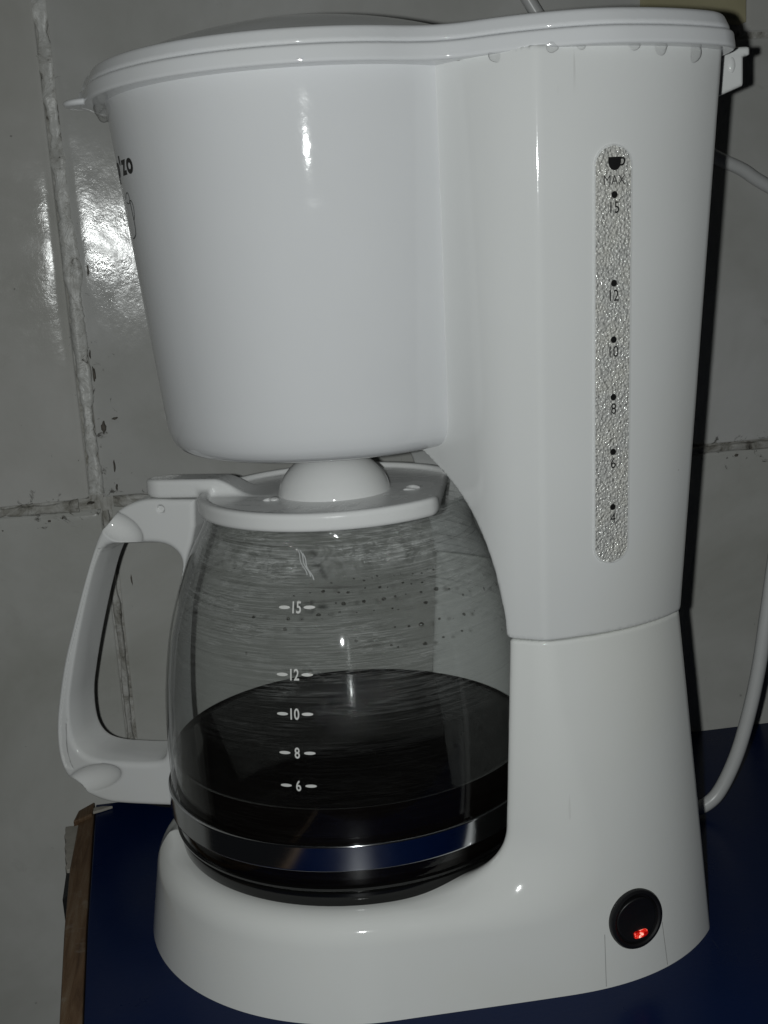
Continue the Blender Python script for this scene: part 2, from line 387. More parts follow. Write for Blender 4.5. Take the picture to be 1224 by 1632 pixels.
def spline(pts, n, closed=False):
    """Catmull-Rom through the points, n samples a span."""
    P = np.array(pts, float); m_ = len(P); out = []
    for i in range(m_ if closed else m_-1):
        if closed: p0, p1, p2, p3 = P[i-1], P[i], P[(i+1) % m_], P[(i+2) % m_]
        else: p0, p1, p2, p3 = P[max(i-1, 0)], P[i], P[i+1], P[min(i+2, m_-1)]
        for t_ in np.linspace(0, 1, n, endpoint=False):
            out.append(0.5*((2*p1)+(p2-p0)*t_+(2*p0-5*p1+4*p2-p3)*t_**2+(3*p1-p0-3*p2+p3)*t_**3))
    if not closed: out.append(P[-1])
    return np.array(out)
def lathe(name, prof, seg, mat, parent=None, warp=None, uv=False, closed=False, sharp=40):
    prof = np.array(prof, float); n = len(prof); V = []; F = []
    for j in range(seg):
        a = 2*PI*j/seg
        for r, z in prof:
            rr = r if warp is None else warp(r, z, a)
            V.append((rr*math.cos(a), rr*math.sin(a), z))
    for j in range(seg):
        k = (j+1) % seg
        for i in range(n if closed else n-1):
            i2 = (i+1) % n
            F.append((j*n+i, k*n+i, k*n+i2, j*n+i2))
    o = mesh(name, V, F, mat, parent, True, sharp=sharp)
    if uv:
        me = o.data; lay = me.uv_layers.new(name='UVMap')
        z0, z1 = prof[:, 1].min(), prof[:, 1].max()
        for p in me.polygons:
            js = [me.loops[l].vertex_index//n for l in p.loop_indices]
            wrap = max(js)-min(js) > seg/2
            for l in p.loop_indices:
                vi = me.loops[l].vertex_index; j = vi//n
                if wrap and j == 0: j = seg
                lay.data[l].uv = (j/seg, (prof[vi % n][1]-z0)/(z1-z0))
    return o
def tube(name, pts, r, mat, parent=None, seg=14, n=10, caps=True):
    P = spline(pts, n); V = []; F = []
    T = np.gradient(P, axis=0); T /= np.linalg.norm(T, axis=1)[:, None]
    up = np.array([0, 1.0, 0.1]); A = np.cross(T[0], up); A /= np.linalg.norm(A)
    for i, (p, t_) in enumerate(zip(P, T)):
        A = A-t_*(A@t_); A /= np.linalg.norm(A); B = np.cross(t_, A)
        for j in range(seg):
            q = 2*PI*j/seg; V.append(p+r*(A*math.cos(q)+B*math.sin(q)))
    for i in range(len(P)-1):
        for j in range(seg):
            k = (j+1) % seg; F.append((i*seg+j, i*seg+k, (i+1)*seg+k, (i+1)*seg+j))
    if caps: F.append(tuple(range(seg))[::-1]); F.append(tuple((len(P)-1)*seg+j for j in range(seg)))
    return mesh(name, V, F, mat, parent)
def text_flat(body, size, weight=0.0, sx=1.0):
    """The lettering as flat vertices (mm) and faces, centred on its own box."""
    cu = bpy.data.curves.new('lettering', 'FONT'); cu.body = body; cu.size = size; cu.offset = weight; cu.resolution_u = 4
    ob = bpy.data.objects.new('lettering', cu); COL.objects.link(ob)
    dg = bpy.context.evaluated_depsgraph_get(); me = bpy.data.meshes.new_from_object(ob.evaluated_get(dg))
    bm = bmesh.new(); bm.from_mesh(me); bmesh.ops.triangulate(bm, faces=bm.faces[:])
    bmesh.ops.subdivide_edges(bm, edges=[e for e in bm.edges if e.calc_length() > size*0.25], cuts=1); bmesh.ops.triangulate(bm, faces=bm.faces[:])
    V = np.array([v_.co[:2] for v_ in bm.verts], float); bm.verts.index_update(); F = [tuple(v_.index for v_ in f_.verts) for f_ in bm.faces]
    bm.free(); bpy.data.objects.remove(ob); bpy.data.curves.remove(cu); bpy.data.meshes.remove(me)
    V[:, 0] *= sx
    V -= (V.min(0)+V.max(0))/2
    return V, F
def ellipse_flat(rx, ry, n=20, pointed=0.0):
    V = [(0, 0)]; F = []
    for i in range(n):
        a = 2*PI*i/n; c = math.cos(a)
        V.append((rx*c, ry*math.sin(a)*(1-pointed*abs(c))))
    for i in range(n): F.append((0, 1+i, 1+(i+1) % n))
    return np.array(V), F
def merged(parts):
    V = []; F = []
    for v_, f_, (dx, dy) in parts:
        k = len(V); V += [(x+dx, y+dy) for x, y in v_]; F += [tuple(i+k for i in q) for q in f_]
    return np.array(V), F

# ------------------------------------------------------------------ the setting: wall of glazed tiles, table
WALL = 134.0
wall = mesh('wall', [(-700, WALL+7, -500), (700, WALL+7, -500), (700, WALL+7, 800), (-700, WALL+7, 800),
                     (-700, WALL+30, -500), (700, WALL+30, -500), (700, WALL+30, 800), (-700, WALL+30, 800)],
            [(0, 1, 2, 3), (4, 7, 6, 5), (0, 4, 5, 1), (3, 2, 6, 7), (0, 3, 7, 4), (1, 5, 6, 2)], M['grout'], smooth=False)
wall['kind'] = 'structure'
def tile(x0, x1, z0, z1, mat, name='tile', proud=0.0, cushion=0.5, cw=7.0, warp=None, parent=wall):
    """One glazed tile: softly cushioned front, rounded arris, sides running back into the grout."""
    def axis(a, b):
        e = [0, 0.35, 1.0, 2.2, 4.5, 8.0, 13.0]; n = max(4, int((b-a-26)/14))
        return [a+q for q in e]+[a+13+(b-a-26)*i/n for i in range(1, n)]+[b-q for q in reversed(e)]
    X, Z = axis(x0, x1), axis(z0, z1); V = []; F = []
    for z in Z:
        for x in X:
            d = min(x-x0, x1-x, z-z0, z1-z)
            y = WALL-proud+(1.5*(1-min(d/1.6, 1))**2)+cushion*(1-min(d/cw, 1))**2
            if warp is not None: y += warp(x, z)
            V.append((x, y, z))
    nx, nz = len(X), len(Z)
    for i in range(nz-1):
        for j in range(nx-1): k = i*nx+j; F.append((k, k+1, k+nx+1, k+nx))
    b = [j for j in range(nx)]+[i*nx+nx-1 for i in range(1, nz)]+[(nz-1)*nx+j for j in range(nx-2, -1, -1)]+[i*nx for i in range(nz-2, 0, -1)]
    q = len(V); V += [(V[i][0], WALL+11, V[i][2]) for i in b]
    for i in range(len(b)): j = (i+1) % len(b); F.append((b[i], q+i, q+j, b[j]))
    return mesh(name, V, F, mat, parent, True, sharp=50)
tile(-109.5, 204, 170.2, 560, M['tile'], warp=lambda x, z: 4.4*(1-math.exp(-(x+109.5)/55))-0.034*(z-292)*math.exp(-(x+109.5)/60))
tile(-560, -116.5, 170.5, 560, M['tile_b'], proud=1.0, cushion=0.75, cw=12, warp=lambda x, z: 0.03*(x+116.5)-0.02*(z-300)*math.exp((x+116.5)/40))
tile(-105.5, 420, -420, 165.5, M['tile_low'], warp=lambda x, z: 0.01*(z-60)*math.exp(-(x+105)/120))
tile(-560, -111.5, -420, 164.0, M['tile_low'])
tile(206.5, 600, 170.4, 387.5, M['tile'], proud=-3.0)
tile(250.5, 600, 391.0, 620, M['tile_b'])
tile(192, 248.5, 395.0, 423, M['cream'], proud=2.5, name='trim_tile')
tile(192, 248.5, 425, 520, M['tile_b'], proud=1.0)

def bead(name, pts_fn, n, r, mat, seed):
    """A smeared bead of sealant along a joint: half-round, its width and height wandering."""
    g = np.random.default_rng(seed); V = []; F = []; K = 9
    w1 = np.convolve(g.normal(0, 1, n+40), np.ones(14)/14, 'same')[20:20+n]*2.2
    w2 = np.convolve(g.normal(0, 1, n+40), np.ones(5)/5, 'same')[20:20+n]
    for i in range(n):
        x, z, tx, tz = pts_fn(i/(n-1))
        ww = max(0.35, 1+0.5*w2[i]+0.22*w1[i])*r
        for j in range(K):
            a = PI*j/(K-1); off = -math.cos(a)*ww+w1[i]*0.55
            up = math.sin(a)*(1.8+1.0*w2[i])*(1+0.25*math.sin(3*a+w1[i]*2))
            V.append((x+off*tz, WALL+1.4-up, z+off*tx))
    for i in range(n-1):
        for j in range(K-1): F.append((i*K+j, i*K+j+1, (i+1)*K+j+1, (i+1)*K+j))
    return mesh(name, V, F, mat, wall)
bead('caulk_bead', lambda t_: (-112.6+1.0*math.sin(t_*5), 173+t_*300, 0, 1), 150, 3.6, M['caulk'], 3)
bead('caulk_bead', lambda t_: (-600+t_*478, 167.2, 1, 0), 190, 2.6, M['grout'], 5)
bead('caulk_bead', lambda t_: (-104+t_*600, 167.8, 1, 0), 200, 2.0, M['grout'], 9)
bead('caulk_bead', lambda t_: (-108.6, -200+t_*364, 0, 1), 120, 1.5, M['grout'], 12)
# mould flecks and chips along the joints
def fleck(x, z, rx, rz, mat, seed, lift=0.5):
    g = np.random.default_rng(seed); n = 11; V = [(x, WALL-lift-0.5, z)]; F = []
    for i in range(n):
        a = 2*PI*i/n; k = 0.55+0.75*g.random(); V.append((x+rx*k*math.cos(a), WALL-lift+0.25, z+rz*k*math.sin(a)))
    V += [(p[0], WALL+3, p[2]) for p in V[1:n+1]]
    for i in range(n):
        j = (i+1) % n; F.append((0, 1+i, 1+j)); F.append((1+i, n+1+i, n+1+j, 1+j))
    return mesh('mould_fleck', V, F, mat, wall)
fl = [(-106.6, 236, 1.1, 7), (-105.8, 222, 0.8, 4), (-104.8, 208, 2.0, 5.5), (-103.4, 203, 3.2, 2.2), (-98.5, 212, 3.2, 0.9), (-103.6, 193, 1.9, 3.6), (-101.5, 187, 0.9, 5),
      (-104.2, 181, 1.5, 6), (-101.5, 176, 0.8, 3), (-108.6, 166.5, 2.2, 2.6), (-96, 167, 5, 1.6), (-90, 166.2, 3.2, 1.0), (-100, 161.5, 2.5, 3.0), (-103, 163, 2, 2), (-116, 168.6, 4, 0.8),
      (-126, 168.2, 5, 0.7), (-131, 162, 1.0, 1.2), (-121, 160.5, 1.6, 1.4), (-138, 161, 1.8, 1.0), (-152, 163, 1.0, 2.4), (-162, 158, 0.8, 0.8), (-104.5, 305, 0.9, 9), (-103.8, 288, 1.0, 5),
      (-108.4, 262, 0.7, 8), (-107.6, 246, 0.8, 4), (-83, 180, 0.6, 4), (-99, 125, 0.9, 6), (-101.2, 112, 0.5, 5), (-86, 166.6, 2.6, 0.7),
      (240.5, 169.6, 7, 0.6), (252, 169.8, 6, 0.6), (258, 169.4, 5, 0.5), (243.4, 163.2, 2.6, 1.4), (249.5, 165.2, 2.0, 1.0), (252, 167.0, 1.6, 0.9), (234, 164.6, 4, 0.6), (258, 161.5, 0.6, 0.6), (247, 199, 1.4, 0.8)]
for i, (x, z, rx, rz) in enumerate(fl[::2]): fleck(x, z, rx*0.5, rz*0.55, M['mould'], 100+i, 1.6 if z > 168 and x < -100 else 0.3)

table = empty('table', (0.1, 0, 0), 'dark blue laminate table top with a worn brown left edge, under the coffee maker', 'table')
def prism(name, poly, z0, z1, mat, parent, bev=0.0):
    bm = bmesh.new(); vs = [bm.verts.new((x*0.001, y*0.001, z1*0.001)) for x, y in poly]
    f = bm.faces.new(vs); f.normal_update()
    if f.normal.z < 0: f.normal_flip()
    r = bmesh.ops.extrude_face_region(bm, geom=[f]); 
    for e in r['geom']:
        if isinstance(e, bmesh.types.BMVert): e.co.z = z0*0.001
    bmesh.ops.recalc_face_normals(bm, faces=bm.faces[:])
    if bev: bmesh.ops.bevel(bm, geom=bm.edges[:], offset=bev*0.001, segments=2, profile=0.5, affect='EDGES')
    me = bpy.data.meshes.new(name); bm.to_mesh(me); bm.free()
    o = link(name, me, mat); o.parent = parent
    if parent is not None: o.matrix_parent_inverse = Matrix.Translation(-parent.location)
    return o
prism('table_board', [(-131.4, 132.6), (-124.6, 3), (-119.9, -68), (-109, -235), (520, -235), (520, 132.6)], -18, 0, M['blue'], table, 0.6)
eb = prism('edge_band', [(-138.8, 112), (-138.2, 60), (-134.8, 3), (-129.4, -66), (-118, -236), (-109.6, -236), (-120.4, -68), (-125.1, 3), (-131.9, 130)], -19, 0.6, M['wood'], table, 0.8)
eb['label'] = 'worn brown wooden edge strip'
prism('edge_chip', [(-131.6, 131), (-139.5, 122), (-141.2, 109.5), (-137.2, 111.6), (-131.7, 116)], -12, 2.6, M['wood'], table, 0.8)
ch = prism('splinter', [(-132.0, 125), (-132.2, 119.5), (-127.5, 121.2), (-121.5, 124.2), (-127, 125.6)], 0.3, 1.8, M['plaster'], table, 0.3)
# broken plaster beside the table corner
def lump(name, c, r, mat, seed, parent=None, amp=0.11):
    bm = bmesh.new(); bmesh.ops.create_icosphere(bm, subdivisions=3, radius=1.0); g = np.random.default_rng(seed)
    ph = g.random((6, 4))*6
    for v_ in bm.verts:
        k = 1+sum(amp*math.sin(3.1*(v_.co.x*math.cos(p[0])+v_.co.y*math.sin(p[0])+v_.co.z*math.cos(p[1]))+p[2]) for p in ph)
        v_.co = Vector((c[0]+r[0]*v_.co.x*k, c[1]+r[1]*v_.co.y*k, c[2]+r[2]*v_.co.z*k))*0.001
    me = bpy.data.meshes.new(name); bm.to_mesh(me); bm.free()
    me.polygons.foreach_set('use_smooth', [True]*len(me.polygons))
    return link(name, me, mat, parent)
g = np.random.default_rng(21)
ys = np.linspace(111, 62, 15)
left = [(-146.0+5.6*i/14+g.uniform(-0.6, 0.6), y) for i, y in enumerate(ys)]
rgt = [(-137.4+0.9*i/14+g.uniform(-0.9, 0.5), y) for i, y in enumerate(ys)][::-1]
pl = prism('plaster_crumb', left+rgt, -9, -0.6, M['plaster'], None, 0.5)
dk = prism('broken_gap', [(-140.8, 74), (-139.4, 36), (-137.2, 40), (-138.2, 75)], -14, -2.5, M['dark_gap'], None); dk.parent = pl
pl['label'] = 'broken strip of grey plaster wedged beside the brown table corner'; pl['category'] = 'plaster'

# ------------------------------------------------------------------ the coffee maker
maker = empty('coffee_maker', (0, 0, 0), 'glossy white drip coffee maker with tall water tower and lit red switch', 'coffee maker')
XR = 67.0                                                      # the ridge where the tower's wing turns into its side
def section(x, y, w, a, n, xb, kr=2.0, k2=3.0, xr=XR, nx=-0.55, ny=0.835):
    ay = np.abs(y); dx = np.maximum(x-xr, 0)
    q = ((dx/a)**n+(ay/w)**n)**(1/n)
    f = (q-1)*w
    f = smax(f, nx*(x-xr)+ny*(ay-w), kr)
    return smax(f, x-xb, k2)
def basket_r(z): return 67.0+(z-220)*(12.0/130)
CZ = spline([(60, 90.7), (120, 90.7), (138, 90.7), (150, 90.2), (162, 88.4), (170, 86.5), (179, 83), (187, 78), (194, 71.5), (200, 64), (205, 56), (210, 47), (214, 38)], 8)
def cavity(x, y, z):
    r = np.hypot(x, y); rc = np.interp(z, CZ[:, 0], CZ[:, 1])
    return np.maximum((r-rc)*0.8, z-214)
def xb_up(z): return 130+11.5*(z-140)/210
def xb_low(z): return 141.0-0.079*z
def upper(x, y, z):
    s = (z-140)/210; w = 82+14.8*s
    f = section(x, y, w, 85+22*s, 2.35, xb_up(z), kr=1.0)
    m2 = 2.15-0.7*np.clip((z-218)/133, 0, 1)
    f = smax(f, (np.abs(y)-(w-10.9)+m2*(50.5-x))/np.sqrt(1+m2*m2), 5)
    f = smax(f, -cavity(x, y, z), 2.2)
    f = smax(f, 8-x, 1)
    return smax(smax(f, 140.35-z, 1.2), z-350.5, 1.0)
def lower(x, y, z):
    w = 96-0.1*z; a = 92-z*0.05
    ay = np.abs(y); dx = np.maximum(x-XR, 0); n = 2.25
    rb = 95.3-0.16*z; mixx = sstep(x, -10, 67); rr = rb*(1-mixx)+w*mixx
    plan = np.where(x < 0, np.hypot(np.minimum(x, 0), y)-rr, (((dx/a)**n+(ay/rr)**n)**(1/n)-1)*rr)
    plan = smax(plan, x-xb_low(z), 3)
    front = -0.55*(x-XR)+0.835*(ay-w)
    f = smax(plan, smin(z-40, front, 24), 11-8*sstep(z, 45, 130))
    r = np.hypot(x, y)
    qx, qz = r-91+24, 40.6+24-z
    cav = np.hypot(np.maximum(qx, 0), np.maximum(qz, 0))+np.minimum(np.maximum(qx, qz), 0)-24
    f = smax(f, -cav, 5)
    seat = smax(r-75.0, 36.0-z, 4)
    f = smax(f, -seat, 3.0)
    return smax(smax(f, z-139.8, 1.2), -z-2.6, 0.5)
tower = solid('tower_housing', upper, (5, -103, 138), (147, 103, 353), 1.25, M['white_tower'], maker)
base = solid('base_housing', lower, (-100, -100, -5), (147, 100, 142), 1.25, M['white_base'], maker)
def surf_y(f, x, z, off=0.0):
    """y of the near side of a body at (x, z)."""
    x = np.asarray(x, float); z = np.asarray(z, float); a = np.full(x.shape, -112.0); b = np.full(x.shape, -45.0)
    for _ in range(34):
        m_ = (a+b)/2; out = f(x, m_, z) > 0; a = np.where(out, m_, a); b = np.where(out, b, m_)
    return a-off
# rear cover: a narrow lip showing behind the side walls
def rear_up(x, y, z):
    s = (z-140)/210; xb = xb_up(z)
    return smax(smax(section(x, y, 82+14*s-1.2, 85+22*s-1.2, 2.35, xb+1.4), xb-2-x, 1), np.maximum(141-z, z-349), 1)
def rear_low(x, y, z):
    xb = xb_low(z)
    return smax(smax(section(x, y, 96-0.1*z-1.4, 92-z*0.05-1.4, 2.25, xb+1.4), xb-2-x, 1), np.maximum(4-z, z-139), 1)
solid('rear_cover', rear_up, (126, -80, 139), (154, 80, 351), 1.5, M['white_tower'], maker)
solid('rear_cover', rear_low, (126, -80, 2), (150, 80, 141), 1.5, M['white_base'], maker)

# filter basket: a tapering drum
prof = [(0.01, 211), (30, 211), (52, 211.2), (58.5, 212), (62.5, 213.6), (65.0, 216.2), (66.3, 219)]+[(basket_r(z), z) for z in np.linspace(222, 350.5, 22)]+[(70, 350.6), (0.01, 350.6)]
basket = lathe('filter_basket', spline(prof[:7], 4)[:-1].tolist()+prof[6:], 200, M['white'], maker, sharp=50)
lathe('drip_spout', [(0.01, 207.5), (3.5, 207.5), (6, 207.9), (8.5, 209), (9, 211.5), (0.01, 211.5)], 40, M['white'], basket)
def on_basket(V, az0, z0, off=0.12):
    out = []
    for u, v_ in V:
        z = z0+v_; r = basket_r(z)+off; a = math.radians(az0)+u/basket_r(z0); out.append((r*math.cos(a), r*math.sin(a), z))
    return out
parts = []
for body, az, dz, sz in (('o', -156.9, 0, 10.6), ('z', -162.0, 0, 10.6), ("'", -166.0, 3.0, 10.6), ('p', -170.0, -1.2, 10.6)):
    V, F = text_flat(body, sz, 0.42, 1.1); parts.append((V, F, (math.radians(az+163)*76.5, dz)))
V, F = merged(parts)
mesh('brand_lettering', on_basket(V, -163, 324.2), F, M['ink'], basket, False)
def stroke(pts, w):
    P = spline(pts, 8); T = np.gradient(P, axis=0); N = np.stack([-T[:, 1], T[:, 0]], 1); N /= np.linalg.norm(N, axis=1)[:, None]
    V = np.concatenate([P+N*w/2, P-N*w/2]); n = len(P); return V, [(i, i+1, n+i+1, n+i) for i in range(n-1)]
cup_s = [stroke([(-9, 9), (-6.5, 11.5), (-4, 12), (-2.6, 10), (-3.2, 7), (-5.5, 6.5), (-8, 7.5)], 0.5), stroke([(-2.5, 8), (-0.4, 7.2), (0.6, 4), (-0.2, 0), (-1.6, -2), (-2.2, -1)], 0.55),
         stroke([(-2.5, 8), (-2.2, 2), (-2.0, -4), (-3.0, -9), (-6, -11), (-9, -11.5)], 0.7)]
V, F = merged([(a, b, (0, 0)) for a, b in cup_s])
mesh('cup_emblem', on_basket(V*np.array([1.0, 0.72]), -160.5, 306.5), F, M['ink'], basket, False)

# lid: wide lower rim, inset upper layer, low dome over the basket
def outline(x, y):
    t1 = section(x, y, 101.5, 110, 2.3, 147.0, kr=16, k2=10, xr=72)
    return smin(np.hypot(x, y)-86.6, t1, 13)
def lid_low(x, y, z): return smax(outline(x, y)+0.12*(z-350), np.abs(z-352.3)-3.05, 1.3)
def lid_top(x, y, z):
    o = outline(x, y)+1.15+0.42*(z-355.2)
    t_ = smax(o*0.92, np.maximum(z-361.4, 355.5-z), 1.6)
    rr = np.hypot(x, y)
    dome = smax(z-(360.6+16.5*(1-(rr/80)**2)), rr-80, 2)*0.88
    return smin(t_, np.maximum(dome, 357-z), 1.5)
lid = solid('lid', lid_low, (-92, -107, 347), (160, 107, 360), 0.85, M['white'], maker)
solid('lid_top_layer', lid_top, (-92, -107, 353), (160, 107, 381), 0.95, M['white'], lid)
def tabf(x, y, z): return smax(smax(np.hypot((x+84)/1.1, y)-10, np.abs(z-350.6)-1.3, 2), x+74, 1)
solid('lid_tab', tabf, (-99, -14, 347), (-70, 14, 354), 0.8, M['white'], lid)
# hinge bracket at the rear
def latch(x, y, z):
    body = np.maximum(np.maximum(138-x, x-165.0), np.maximum(z-353, (337.5+(x-154)*0.36)-z))
    lip = np.maximum(np.maximum(138-x, x-167.6), np.abs(z-354)-1.7)
    f = smin(smax(body, -99+z*0, 1), lip, 1.0)
    return smax(f, np.abs(y+6)-36, 1.6)
hb = solid('hinge_bracket', latch, (134, -46, 326), (176, 34, 358), 1.0, M['white_tower'], maker)
for px in (160.0,):
    q = lump('hinge_peg', (px, -42.0, 349.0), (1.4, 0.7, 2.8), M['white_tower'], 5, hb, 0.02)

# water gauge
GX = lambda z: 93.9+(z-168.6)*(94.2-93.9)/149.0
G0, G1, GR = 168.6, 317.6, 6.7
def stadium(scale, n=28, rows=60):
    """Boundary of the window as (dx, z) pairs, its width scaled."""
    r = GR*scale; pts = []
    za, zb = G0+GR, G1-GR
    for i in range(n+1): a = PI*i/n; pts.append((r*math.cos(a), zb+r*math.sin(a)))
    for i in range(1, rows): pts.append((-r, zb+(za-zb)*i/rows))
    for i in range(n+1): a = PI+PI*i/n; pts.append((r*math.cos(a), za+r*math.sin(a)))
    for i in range(1, rows): pts.append((r, za+(zb-za)*i/rows))
    return pts
def on_tower(pts, off):
    X = np.array([GX(z)+dx for dx, z in pts]); Z = np.array([z for dx, z in pts]); Y = surf_y(upper, X, Z, off)
    return np.stack([X, Y, Z], 1)
rings = [(1.10, 0.02), (1.085, 0.45), (1.03, 0.5), (1.0, -0.35)]
V = []; F = []; n = None
for s, off in rings:
    q = on_tower(stadium(s), off); n = len(q); V += q.tolist()
for i in range(len(rings)-1):
    for j in range(n): F.append((i*n+j, i*n+(j+1) % n, (i+1)*n+(j+1) % n, (i+1)*n+j))
gauge = mesh('water_gauge', V, F, M['white_tower'], maker, True, sharp=50)
V = []; F = []; NR, NC = 150, 14; P2 = []
for i in range(NR+1):
    z = G0+0.01+(G1-G0-0.02)*i/NR
    hw = GR if G0+GR < z < G1-GR else math.sqrt(max(GR**2-(max(G0+GR-z, z-G1+GR))**2, 0.0))
    for j in range(NC+1): P2.append((hw*(2*j/NC-1), z))
V = on_tower(P2, 0.3)
for i in range(NR):
    for j in range(NC): k = i*(NC+1)+j; F.append((k, k+1, k+NC+2, k+NC+1))
win = mesh('gauge_window', V, F, M['gauge'], gauge)
def gz(py): return G0+(905-py)/(905-233)*(G1-G0)
def on_gauge(V, z0):
    V = np.array(V); X = V[:, 0]+GX(z0)+0.2; Z = V[:, 1]+z0; return np.stack([X, surf_y(upper, X, Z, 0.75), Z], 1)
for py, s in ((325, '15'), (460, '12'), (549, '10'), (642, '8'), (733, '6'), (827, '4')):
    dot = ellipse_flat(1.15, 1.2); tx = text_flat(s, 5.6, 0.0, 0.82)
    V, F = merged([(dot[0], dot[1], (0, gz(py-19)-gz(py))), (tx[0], tx[1], (0.1, 0))])
    mesh('gauge_mark', on_gauge(V, gz(py)), F, M['ink'], gauge, False)
tx = text_flat('MAX', 4.6, -0.02, 0.85); mesh('gauge_mark', on_gauge(tx[0], gz(284)), tx[1], M['ink_soft'], gauge, False)
cupV = [(0, 0.2), (-2.4, 2.0), (-2.4, 0.2), (-2.0, -1.2), (-1.2, -2.1), (0, -2.4), (1.2, -2.1), (2.0, -1.2), (2.4, 0.2), (2.4, 2.0)]
cupF = [(0, i, i+1) for i in range(1, 9)]+[(0, 9, 1)]
hs = stroke([(2.2, 1.5), (3.4, 1.5), (3.7, 0.4), (3.0, -0.6), (1.9, -0.7)], 0.6)
V, F = merged([(np.array(cupV), cupF, (0, 0)), (hs[0], hs[1], (0, 0))])
mesh('gauge_mark', on_gauge(V, gz(259)), F, M['ink'], gauge, False)

# switch with its inset panel
SWX, SWZ = 97.6, 25.3
SWY = float(surf_y(lower, np.array([SWX]), np.array([SWZ]))[0])
nrm = grad(lower, np.array([[SWX, SWY, SWZ]]), 0.6)[0]; nrm /= np.linalg.norm(nrm)
nv = Vector(nrm); zx = Vector((0, 0, 1)).cross(nv).normalized(); zy = nv.cross(zx)
SWM = Matrix((zx, zy, nv)).transposed().to_4x4(); SWM.translation = Vector((SWX, SWY, SWZ))*0.001
switch = lathe('power_switch', [(0.01, -6), (11.4, -6), (11.9, -0.4), (12.1, 0.9), (11.7, 1.7), (10.6, 2.0), (9.9, 1.6), (9.6, 0.4), (0.01, 0.2)], 72, M['black'], maker, sharp=40)
switch.matrix_local = SWM
def rock(x, y, z):
    top = 1.1+0.022*(y)**2*np.where(y < 0, 0.35, 0.8)+np.where(y > 0, 0.05*y, 0.02*-y)
    return smax(smax(np.hypot(x, y)-9.2, z-top, 0.8), -z-3, 0.5)
solid('rocker', rock, (-10.5, -10.5, -4), (10.5, 10.5, 5), 0.45, M['black'], switch)
lens = solid('indicator_lens', lambda x, y, z: smax(smax(np.abs(x-0.9)-3.3, np.abs(y+6.1)-1.5, 1.6), np.abs(z-1.7)-0.75, 0.9), (-3.4, -9.2, 0), (5.4, -3, 3.4), 0.3, M['lens'], switch)
lens['label'] = 'glowing red indicator light'
for xa, za, xb2, zb in ((84.0, 22.0, 83.4, 0.8), (110.2, 19.5, 111.8, 0.8)):      # the hairline joints of the switch panel
    V = []; F = []
    for i in range(25):
        q = i/24; x = xa+(xb2-xa)*q; z = za+(zb-za)*q
        for dx in (-0.16, 0.16): V.append((x+dx, float(surf_y(lower, np.array([x+dx]), np.array([z]), 0.05)[0]), z))
    for i in range(24): F.append((2*i, 2*i+1, 2*i+3, 2*i+2))
    mesh('panel_joint', V, F, M['joint'], maker)

# water drops hanging under the lid rim
for x, zz, rx, rz in ((45.5, 348.8, 1.2, 0.8), (55.5, 347.6, 2.9, 2.6), (72.5, 348.4, 2.6, 2.2), (82.5, 348.7, 2.2, 1.9), (101.5, 348.6, 2.6, 2.2), (106.2, 349.2, 0.8, 0.6), (111.8, 348.0, 3.2, 3.0), (126.5, 346.8, 3.2, 4.2), (41.0, 349.2, 0.9, 0.5)):
    y = float(surf_y(upper, np.array([x]), np.array([zz]))[0])
    lump('water_drop', (x, y+0.3, zz+1.0), (rx*0.85, 1.7, rz*0.85), M['water'], int(x), lid, 0.05)
lump('water_drop', (-79.6, -4, 346.9), (3.2, 5.2, 3.6), M['water'], 77, lid)

# mains cord: leaves the base at the rear, swings up to the right, comes back behind the tower and up the wall
tube('power_cord', [(128, 20, 16), (150, 26, 5.5), (170, 30, 4.2), (180, 30, 7.0), (187.3, 30, 14.5), (195.7, 30, 32.1), (202.3, 30, 54.6), (207.1, 30, 77.1), (210.9, 30, 102.6), (217, 31, 140), (232, 40, 185), (275, 70, 222), (340, 105, 222), (385, 116, 240), (350, 120, 258), (302, 124, 285),
                    (256, 126, 311), (243, 126.5, 319.5), (228, 127, 327), (200, 127, 344), (160, 127, 372), (132, 127, 403), (118, 127, 440), (116, 127, 520)], 3.5, M['cord'], maker, 16, 10)

# ------------------------------------------------------------------ the jug
jug = empty('glass_carafe', (0, 0, 0.036), 'glass coffee jug partly filled with black coffee, with white handle and lid', 'jug')
def jp(o):
    o.matrix_parent_inverse = Matrix.Translation((0, 0, -0.036)); return o
GP = [(56, 37.0), (70, 37.2), (75, 38.6), (77.2, 41.5), (77.9, 45), (78.8, 46.6), (79.6, 51), (80.3, 60), (80.7, 72), (80.6, 86), (80.0, 101), (78.4, 116), (75.1, 134.5), (70.4, 150), (65.3, 163), (61.3, 171.2), (58.2, 177), (56.4, 181), (55.6, 184.5), (55.4, 187.0)]
GPS = spline(GP, 5)
def glass_r(z): return float(np.interp(z, GPS[10:, 1], GPS[10:, 0]))
def warp(r, z, a):
    d = math.atan2(math.sin(a), math.cos(a))
    k = max(0, (z-170)/18)**1.5*math.exp(-(d/0.45)**2)
    return r+9.0*k
glass = jp(lathe('glass_body', GPS.tolist(), 180, M['glass_out'], jug, warp, sharp=60))
inner = spline([(max(r-2.0, 1), z+(1.5 if z < 46 else 0)) for r, z in GP], 5)
gi = lathe('glass_inside', inner.tolist(), 180, M['glass_in'], glass, warp, uv=True, sharp=60)
rim = lathe('glass_rim', [(54.6+0.9*math.cos(a), 187.0+0.9*math.sin(a)) for a in np.linspace(0, 2*PI, 8, endpoint=False)], 120, M['glass_out'], glass, warp, closed=True)
CL = 80.3
cp = [(r-2.25, z+0.4) for r, z in inner.tolist()]
cp = [(r+2.1, z) for r, z in cp if z < CL-1.0]
